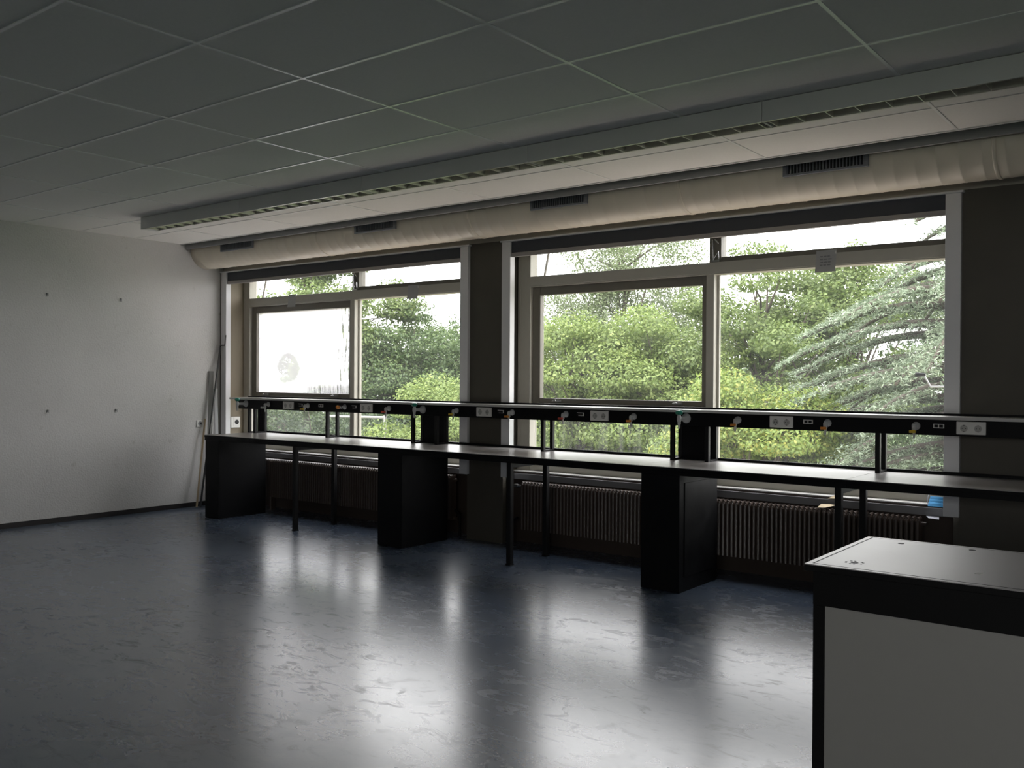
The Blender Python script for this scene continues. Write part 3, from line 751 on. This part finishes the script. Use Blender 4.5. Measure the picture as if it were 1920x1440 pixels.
lean_board('metal_profile', -9.29, 6.27, -9.372, 6.36, 1.55, 0.045, M['steelpole'], 'wide grey metal profile leaning in the corner beside the hooked pole')
lean_board('metal_profile', -9.25, 6.385, -9.372, 6.425, 1.35, 0.03, M['alu'], 'pale grey metal profile leaning in the corner, next to the blind channel')

# ================================================================== PAPERS ON THE TRANSOM, MASK, SCRAPS
def note(x0, x1, z0, z1, lab, lines, skew=0.006):
    t = thing('paper_notice', lab, 'paper', (0.5 * (x0 + x1), FY - 0.018, z0))
    mb = MB(); n = 6
    for j in range(n + 1):
        s = j / n; z = z0 + (z1 - z0) * s; y = FY - 0.016 - 0.012 * (1 - s) ** 2
        mb.v += [(x0 + skew * s, y, z), (x1 + skew * s, y - 0.003, z), (x1 + skew * s, y - 0.0042, z), (x0 + skew * s, y - 0.0012, z)]
    for j in range(n):
        for k in range(4):
            q = (k + 1) % 4; mb.f.append((4 * j + k, 4 * j + q, 4 * j + 4 + q, 4 * j + 4 + k))
    mb.f += [(0, 1, 2, 3), (4 * n, 4 * n + 1, 4 * n + 2, 4 * n + 3)]
    mb.build('sheet', M['paper'], t)
    if lines:
        L = MB(); rnd = random.Random(4)
        for k in range(4):
            z = z0 + (z1 - z0) * (0.70 - 0.135 * k); s = (z - z0) / (z1 - z0); y = FY - 0.016 - 0.012 * (1 - s) ** 2 - 0.0048
            x = x0 + (x1 - x0) * (0.24 + 0.03 * rnd.random())
            for w in range(3):
                e = x + (x1 - x0) * (0.12 + 0.06 * rnd.random()); L.box(x, e, y - 0.0006, y, z, z + 0.008); x = e + 0.006
        L.build('faint_print', M['ink'], t)
    MB().box(x1 - 0.006, x1 + 0.004, FY - 0.0215, FY - 0.014, z1 - 0.03, z1 - 0.008).build('tape', M['white'], t)
    return t
note(-2.442, -2.292, 2.280, 2.440, 'white printed notice hanging on the transom of the right window', True)
note(-8.524, -8.385, 2.286, 2.428, 'white paper note on the transom above the fogged pane', False)
note(-6.633, -6.483, 2.285, 2.424, 'white paper note on the transom above the clear pane of the left window', False)

# pleated face mask lying over the trunking
t = thing('face_mask', 'blue pleated face mask on the sill at the right end of the right radiator', 'mask', (-1.545, 6.68, 0.634))
mb = MB(); n = 10
for j in range(n + 1):
    s = j / n; y = 6.720 - 0.075 * s; z = 0.700 - 0.058 * s + 0.006 * math.sin(s * 3 * 2 * math.pi)
    for x in (-1.605, -1.555, -1.505): mb.v.append((x, y - 0.010 * (1 if x == -1.555 else 0), z + (0.002 if x == -1.555 else 0)))
for j in range(n):
    for k in range(2): a = 3 * j + k; mb.f.append((a, a + 1, a + 4, a + 3))
o = mb.build('mask_body', M['maskblue'], t, smooth=True); md = o.modifiers.new('solid', 'SOLIDIFY'); md.thickness = 0.003
MB().tube([(-1.605, 6.72, 0.70), (-1.612, 6.715, 0.715), (-1.612, 6.68, 0.70), (-1.605, 6.645, 0.645)], 0.002, 6).build('ear_loop', M['maskwhite'], t)
MB().tube([(-1.505, 6.72, 0.70), (-1.495, 6.715, 0.72), (-1.49, 6.68, 0.695), (-1.505, 6.645, 0.645)], 0.002, 6).build('ear_loop', M['maskwhite'], t)
def scrap(name, x, y, z, pts, mat, lab, cat='paper'):
    mb = MB(); n = len(pts)
    mb.v = [(x + p[0], y + p[1], z + p[2]) for p in pts] + [(x + p[0], y + p[1], z + p[2] + 0.0015) for p in pts]
    mb.f = [tuple(range(n))[::-1], tuple(range(n, 2 * n))] + [(i, (i + 1) % n, n + (i + 1) % n, n + i) for i in range(n)]
    o = mb.build(name, mat); tag(o, lab, cat)
scrap('paper_tissue', -1.56, 6.60, 0.576, [(-0.05, 0.03, 0), (0.03, 0.035, 0.0), (0.045, -0.03, -0.008), (-0.02, -0.04, -0.004)], M['maskwhite'], 'pale bluish tissue at the right end of the right radiator', 'tissue')
scrap('paper_scrap', -2.27, 6.60, 0.574, [(-0.055, -0.03, 0.0), (0.0, -0.035, 0.004), (0.065, 0.01, 0.022), (0.02, 0.03, 0.024), (-0.045, 0.02, 0.022)], M['cream_paper'], 'torn cream paper scrap lying on top of the right radiator')
scrap('dry_leaf', -2.24, 6.68, 0.635, [(-0.04, -0.02, 0.0), (0.0, -0.025, 0.003), (0.06, -0.01, 0.0), (0.02, 0.01, 0.012), (-0.005, 0.015, 0.022), (-0.02, 0.01, 0.008)], M['cream_paper'], 'crumpled cream scrap on the trunking behind the torn paper scrap')

# ================================================================== GREY TABLE IN THE FOREGROUND
TX0, TX1, TY0, TY1, TZ = -1.062, 1.10, 2.885, 3.545, 0.90
t = thing('lab_table', 'large table with dark grey top, black rim and pale grey front panel', 'table', (0, 3.2, 0))
MB().box(TX0, TX1, TY0, TY1, TZ - 0.0225, TZ - 0.0035).build('table_edge', M['tableedge'], t, bevel=0.0015)
MB().box(TX0, TX1, TY0, TY1, TZ - 0.0034, TZ - 0.0004).build('table_rim', M['tabletop'], t, bevel=0.001)
# inlay line a little in from the edges
il = MB()
e = 0.022
il.box(TX0 + e, TX1 - e, TY0 + e - 0.002, TY0 + e + 0.002, TZ - 0.002, TZ).box(TX0 + e, TX1 - e, TY1 - e - 0.002, TY1 - e + 0.002, TZ - 0.002, TZ)
il.box(TX0 + e - 0.003, TX0 + e + 0.003, TY0 + e, TY1 - e, TZ - 0.002, TZ)
il.build('inlay_line', M['tableedge'], t)
MB().box(TX0 + e + 0.003, TX1 - e, TY0 + e + 0.002, TY1 - e - 0.002, TZ - 0.002, TZ).build('table_top', M['tabletop'], t)
MB().box(-1.038, TX1 - 0.02, 2.900, 2.925, 0.770, TZ - 0.0225).box(-1.038, -1.013, 2.925, 3.52, 0.770, TZ - 0.0225).box(-1.013, TX1 - 0.02, 3.50, 3.52, 0.770, TZ - 0.0225).build('apron', M['tableedge'], t)
for x, y in ((-1.038, 2.900), (-1.038, 3.48), (TX1 - 0.06, 2.900), (TX1 - 0.06, 3.48)):
    MB().box(x, x + 0.036, y, y + 0.040, 0.0, 0.7695).build('leg', M['tableedge'], t, bevel=0.002)
MB().box(-1.0015, TX1 - 0.0605, 2.906, 2.922, 0.06, 0.7695).build('front_panel', M['panel'], t)
MB().box(-1.030, -1.014, 2.9405, 3.4795, 0.06, 0.7695).build('side_panel', M['tableedge'], t)
for x, y in ((-0.922, 3.455), (-0.695, 3.478)):
    MB().lathe([(0.011, TZ - 0.001), (0.011, TZ + 0.0008)], (x, y, 0), 'z', 16).build('screw_hole', M['hole'], t)
MB().lathe([(0.012, TZ - 0.001), (0.012, TZ + 0.0008)], (-0.94, 2.996, 0), 'z', 16).build('screw_hole', M['hole'], t)
ring = MB()
for k in range(14):
    a = 2 * math.pi * k / 14
    if k % 3 == 0: continue
    ring.lathe([(0.004, TZ - 0.001), (0.004, TZ + 0.0006)], (-0.94 + 0.026 * math.cos(a), 2.996 + 0.026 * math.sin(a), 0), 'z', 6)
ring.build('ring_stain', M['tableedge'], t)
scrap('paint_chip', -0.591, 3.053, TZ + 0.0005, [(-0.012, -0.004, 0), (0.004, -0.005, 0.001), (0.013, 0.006, 0.004), (-0.004, 0.003, 0.003)], M['white'], 'tiny white paper chip lying on the grey table', 'chip')

# ================================================================== OUTSIDE
GZ = -4.2
struct('ground', MB().box(-120, 80, -80, 160, GZ - 0.3, GZ), M['grass'])
o = MB().box(-60, 40, 7.0, 13.5, GZ, GZ + 0.02).build('paved_terrace', M['paving']); o['kind'] = 'structure'
o = MB().box(-30, 40, 44, 62, GZ, GZ + 0.02).build('paved_yard', M['paving']); o['kind'] = 'structure'

rng = np.random.default_rng(7)
def leaves_mesh(name, pos, nrm, size, mat, parent, aspect=0.55):
    n = len(pos)
    a = rng.normal(size=(n, 3)); a -= nrm * np.sum(a * nrm, 1)[:, None]; a /= np.linalg.norm(a, axis=1)[:, None] + 1e-9
    b = np.cross(nrm, a); sz = size * (0.65 + 0.7 * rng.random(n))[:, None]
    v = np.empty((n, 4, 3)); v[:, 0] = pos - a * sz; v[:, 1] = pos + b * sz * aspect + nrm * sz * 0.15; v[:, 2] = pos + a * sz; v[:, 3] = pos - b * sz * aspect + nrm * sz * 0.15
    me = bpy.data.meshes.new(name); me.vertices.add(4 * n); me.loops.add(4 * n); me.polygons.add(n)
    me.vertices.foreach_set('co', v.ravel().astype(np.float32))
    me.loops.foreach_set('vertex_index', np.arange(4 * n, dtype=np.int32))
    me.polygons.foreach_set('loop_start', np.arange(0, 4 * n, 4, dtype=np.int32))
    me.update(calc_edges=True); me.validate()
    o = bpy.data.objects.new(name, me); C.objects.link(o); me.materials.append(mat); o.parent = parent
    if parent is not None: me.transform(Matrix.Translation(-world_loc(parent)))
    return o

def broadleaf(label, base, cz, rad, nclump, nleaf, leaf, mat, group='trees outside the windows', clump=0.9, droop=0.0, fill=0.35, name='broadleaf_tree', sparse=0.0):
    """base (x, y) on the ground; crown centre height cz and radii rad"""
    global rng
    x, y = base; t = thing(name, label, 'tree', (x, y, GZ), group)
    rng = np.random.default_rng(int(abs(x) * 1000 + y * 37))
    c = np.array([x, y, cz]); R = np.array(rad)
    d = rng.normal(size=(nclump, 3)); d /= np.linalg.norm(d, axis=1)[:, None]
    rr = np.where(rng.random(nclump) < fill, rng.random(nclump) ** 0.5 * 0.75, 0.78 + 0.22 * rng.random(nclump))
    cl = c + d * rr[:, None] * R * (0.9 + 0.2 * rng.random((nclump, 1)))
    cl = cl[cl[:, 2] > GZ + 0.6]
    cr = clump * (0.6 + 0.8 * rng.random(len(cl)))
    w = cr ** 2; w /= w.sum(); idx = rng.choice(len(cl), nleaf, p=w)
    e = rng.normal(size=(nleaf, 3)); e /= np.linalg.norm(e, axis=1)[:, None]; e[:, 2] = np.where(e[:, 2] < 0, e[:, 2] * 0.5, e[:, 2])
    rad_ = cr[idx][:, None] * (0.45 + 0.6 * rng.random((nleaf, 1)) ** 0.7)
    pos = cl[idx] + e * rad_ * np.array([1, 1, 0.75])
    if droop: pos[:, 2] -= droop * rng.random(nleaf) ** 2
    nrm = e * 0.7 + rng.normal(size=(nleaf, 3)) * 0.55 + np.array([0, 0, 0.5]); nrm /= np.linalg.norm(nrm, axis=1)[:, None]
    leaves_mesh('foliage', pos, nrm, leaf, mat, t)
    tr = MB(); rb = random.Random(int(abs(x * 100 + y)))
    top = Vector((x, y, cz + R[2] * 0.55)); n = 7; pts = []
    for i in range(n):
        s = i / (n - 1); pts.append(Vector((x, y, GZ)).lerp(top, s) + Vector((rb.uniform(-.25, .25), rb.uniform(-.25, .25), 0)) * (0 if i == 0 else 1))
    r0 = 0.05 * (cz - GZ) ** 0.9 * 0.55
    tr.tube(pts, [r0 * (1 - 0.8 * i / (n - 1)) for i in range(n)], 8)
    tr.build('trunk', M['bark'], t, smooth=True)
    br = MB()
    for k in range(0, len(cl), max(1, len(cl) // 40)):
        q = Vector(cl[k]); s = rb.uniform(0.45, 0.95); i = min(n - 2, int(s * (n - 1))); p = pts[i].lerp(pts[i + 1], s * (n - 1) - i)
        if q.z < p.z: p = pts[2].lerp(pts[3], 0.5)
        m_ = p.lerp(q, 0.5) + Vector((rb.uniform(-.2, .2), rb.uniform(-.2, .2), rb.uniform(-.1, .35)))
        br.tube([p, m_, q], [r0 * 0.34, r0 * 0.2, r0 * 0.06], 5)
    br.build('branches', M['bark'], t, smooth=True)
    return t

def cedar(label, base, z0, z1, reach, nb, mat):
    x, y = base; t = thing('cedar', label, 'tree', (x, y, GZ), 'trees outside the windows')
    MB().tube([(x, y, GZ), (x + 0.1, y, 0.5 * (GZ + z1)), (x, y, z1)], [0.45, 0.3, 0.04], 10).build('trunk', M['bark'], t, smooth=True)
    br = MB(); P = []; Nn = []; rb = random.Random(11)
    for k in range(nb):
        s = (k + 0.5) / nb; z = z0 + (z1 - z0) * s; L = float(np.interp(z, [-2.6, 1.6, 2.9, 3.7, 4.4, 5.0, 5.6, 8.0], [1, 1, 0.9, 0.42, 0.30, 0.50, 0.30, 0.15])) * reach * rb.uniform(0.75, 1.08); an = k * 2.399 + rb.uniform(-.3, .3)
        dirv = Vector((math.cos(an), math.sin(an), 0)); side = Vector((-dirv.y, dirv.x, 0)); up = rb.uniform(0.12, 0.30)
        pts = []
        for i in range(9):
            q = i / 8; pts.append(Vector((x, y, z)) + dirv * L * q + Vector((0, 0, L * (up * q - 0.42 * q * q))))
        br.tube(pts, [0.09 * (1 - 0.85 * i / 8) + 0.008 for i in range(9)], 5)
        m = int(L * 15)
        for i in range(m):
            q = 0.18 + 0.82 * (i + rb.random()) / m; j = min(7, int(q * 8)); p = pts[j].lerp(pts[j + 1], q * 8 - j)
            for sg in (-1, 1):
                tl = rb.uniform(0.35, 1.0) * (0.35 + L * 0.11) * (1.15 - 0.6 * q)
                td = (side * sg * rb.uniform(0.6, 1.0) + dirv * rb.uniform(0.4, 1.0)).normalized(); td.z = rb.uniform(-0.28, 0.10)
                c = int(tl * 60) + 3
                w = (np.arange(c) + rng.random(c)) / c
                pp = np.array(p)[None] + np.array(td)[None] * (tl * w)[:, None] + np.array([0, 0, -0.16])[None] * (w ** 2 * tl)[:, None] + rng.normal(size=(c, 3)) * 0.022
                P.append(pp); nn = rng.normal(size=(c, 3)) * 0.55 + np.array([0, 0, 1.0]); Nn.append(nn / np.linalg.norm(nn, axis=1)[:, None])
    br.build('branches', M['bark'], t, smooth=True)
    leaves_mesh('foliage', np.concatenate(P), np.concatenate(Nn), 0.042, mat, t, aspect=0.22)
    return t

G_dark = leaf_mat('dark_green_leaves', [(0.055, 0.095, 0.034), (0.100, 0.158, 0.054), (0.16, 0.22, 0.08)])
G_deep = leaf_mat('deep_green_leaves', [(0.030, 0.052, 0.022), (0.055, 0.090, 0.036), (0.10, 0.14, 0.055)])
G_mid = leaf_mat('mid_green_leaves', [(0.088, 0.130, 0.038), (0.150, 0.212, 0.062), (0.24, 0.30, 0.10)])
G_yel = leaf_mat('yellow_green_leaves', [(0.125, 0.180, 0.045), (0.195, 0.270, 0.075), (0.29, 0.35, 0.105)])
G_gold = leaf_mat('golden_green_leaves', [(0.14, 0.21, 0.045), (0.20, 0.285, 0.065), (0.26, 0.34, 0.085), (0.36, 0.36, 0.08)])
G_grey = leaf_mat('grey_green_leaves', [(0.128, 0.168, 0.080), (0.184, 0.232, 0.112), (0.256, 0.304, 0.160)])
G_ced = leaf_mat('blue_grey_needles', [(0.15, 0.205, 0.125), (0.27, 0.34, 0.23), (0.46, 0.52, 0.39)], 0.2)

def at(u, v, Y):                      # direction through the picture at depth Y, used once to choose each tree's place
    px, py = (u - 960) / 1740.5, (720 - v) / 1740.5
    d = _f + _r2 * px + _u2 * py; k = Y / d.y
    return Vector((d.x * k, Y, EYE + d.z * k))
def tree_at(u, v, Y): p = at(u, v, Y); return (p.x, p.y), p.z

# left window
b, z = tree_at(585, 610, 25); broadleaf('tall yellow-green tree filling the left part of the left window', b, z, (4.7, 3.4, 3.9), 80, 70000, 0.070, G_mid)
b, z = tree_at(750, 705, 27); broadleaf('dark green round tree behind the clear pane of the left window', b, z, (3.3, 3.0, 2.35), 64, 52000, 0.062, G_dark)
b, z = tree_at(860, 715, 31); broadleaf('mid-green tree at the right edge of the left window', b, z, (3.0, 2.8, 2.95), 50, 40000, 0.068, G_dark)
b, z = tree_at(825, 830, 15); broadleaf('bright yellow-green small tree low in the left window', b, z, (1.35, 1.3, 1.15), 34, 34000, 0.035, G_yel, clump=0.5)
b, z = tree_at(560, 860, 19); broadleaf('low dark green tree behind the misty lower panes of the left window', b, z, (3.4, 2.6, 1.9), 50, 36000, 0.055, G_deep)
# right window
b, z = tree_at(1160, 585, 32); broadleaf('tall wispy grey-green tree at the left of the right window', b, z, (3.4, 2.4, 4.3), 120, 64000, 0.052, G_grey, clump=0.80, droop=0.9, name='birch_tree')
b, z = tree_at(1090, 770, 20); broadleaf('yellow-green tree in the lower left of the right window', b, z, (2.6, 2.2, 2.35), 70, 75000, 0.044, G_yel, clump=0.7)
b, z = tree_at(1265, 745, 21); broadleaf('yellow-green tree behind the opening half of the right window, beside the mullion', b, z, (2.3, 2.1, 2.0), 60, 60000, 0.044, G_yel, clump=0.7)
b, z = tree_at(1430, 660, 23); broadleaf('tall light green tree with dark branches in the right window', b, z, (2.9, 2.6, 2.6), 42, 46000, 0.050, G_mid, clump=0.75, fill=0.2)
b, z = tree_at(1600, 650, 26); broadleaf('light green tree between the branched tree and the cedar', b, z, (2.8, 2.6, 2.7), 44, 44000, 0.052, G_mid, clump=0.8, fill=0.25)
b, z = tree_at(1415, 822, 14.5); broadleaf('small golden-green tree low beside the mullion of the right window', b, z, (1.25, 1.1, 1.1), 34, 36000, 0.032, G_gold, clump=0.45)
b, z = tree_at(1560, 800, 29); broadleaf('dark green tree low behind the right pane', b, z, (3.6, 3.0, 2.2), 54, 36000, 0.070, G_dark)
b, z = tree_at(1455, 850, 17); broadleaf('green bush at the foot of the right pane', b, z, (2.3, 1.5, 0.9), 36, 26000, 0.05, G_mid, clump=0.5)
b, z = tree_at(1210, 880, 27); broadleaf('mid-green bushy tree low at the back of the right window', b, z, (4.2, 2.6, 2.0), 44, 30000, 0.065, G_mid)
b, z = tree_at(1010, 860, 31); broadleaf('dark green tree low behind the middle pier', b, z, (3.6, 2.6, 2.8), 40, 24000, 0.07, G_dark)
b, z = tree_at(1855, 700, 16.5); cedar('pale blue-green cedar with drooping level branches at the right of the right window', b, -2.6, 8.0, 3.7, 190, G_ced)
# more of the park beyond, closing the view
for i, (u, v, Y, lab) in enumerate(((690, 800, 42, 'distant dark tree low behind the left window'), (930, 760, 44, 'distant dark tree behind the middle pier'),
                                    (1330, 800, 43, 'distant dark tree low behind the mullion of the right window'),
                                    (430, 740, 40, 'distant dark tree at the left edge of the left window'))):
    b, z = tree_at(u, v, Y); broadleaf(lab, b, z, (6.5, 4, 4.4), 60, 30000, 0.11, G_dark, group='distant trees', clump=1.4)

# fence frame seen under the shelf through the left window
p = at(700, 795, 18)
t = thing('garden_fence', 'pale metal fence frame outside, low in the left window', 'fence', (p.x, 18, GZ))
a0, a1 = at(676, 783, 18), at(722, 783, 18)
MB().tube([(a0.x - 1.4, 18, a0.z), (a1.x, 18, a1.z)], 0.035, 8).build('rail', M['steelpole'], t)
for xx in (a1.x, a0.x - 0.2, a0.x - 1.4):
    MB().tube([(xx, 18, GZ), (xx, 18, a1.z + 0.06)], 0.045, 8).build('post', M['steelpole'], t)
# lamp on an arm outside, against the cedar
q0, q1, q2, q3 = at(1782, 725, 7.6), at(1745, 725, 7.6), at(1733, 704, 7.6), at(1717, 702, 7.6)
t = thing('outdoor_lamp', 'small lamp on a bent grey arm outside the right window, in front of the cedar', 'lamp', (-1.45, 7.6, q0.z))
MB().tube([(-1.30, 7.0, q0.z), (-1.30, 7.6, q0.z), q0, q1, q2], 0.007, 8).build('arm', M['alu'], t, smooth=True)
MB().tube([q2 + Vector((0.01, 0, 0.006)), q3], [0.012, 0.018], 10).build('lamp_head', M['blackmetal'], t)
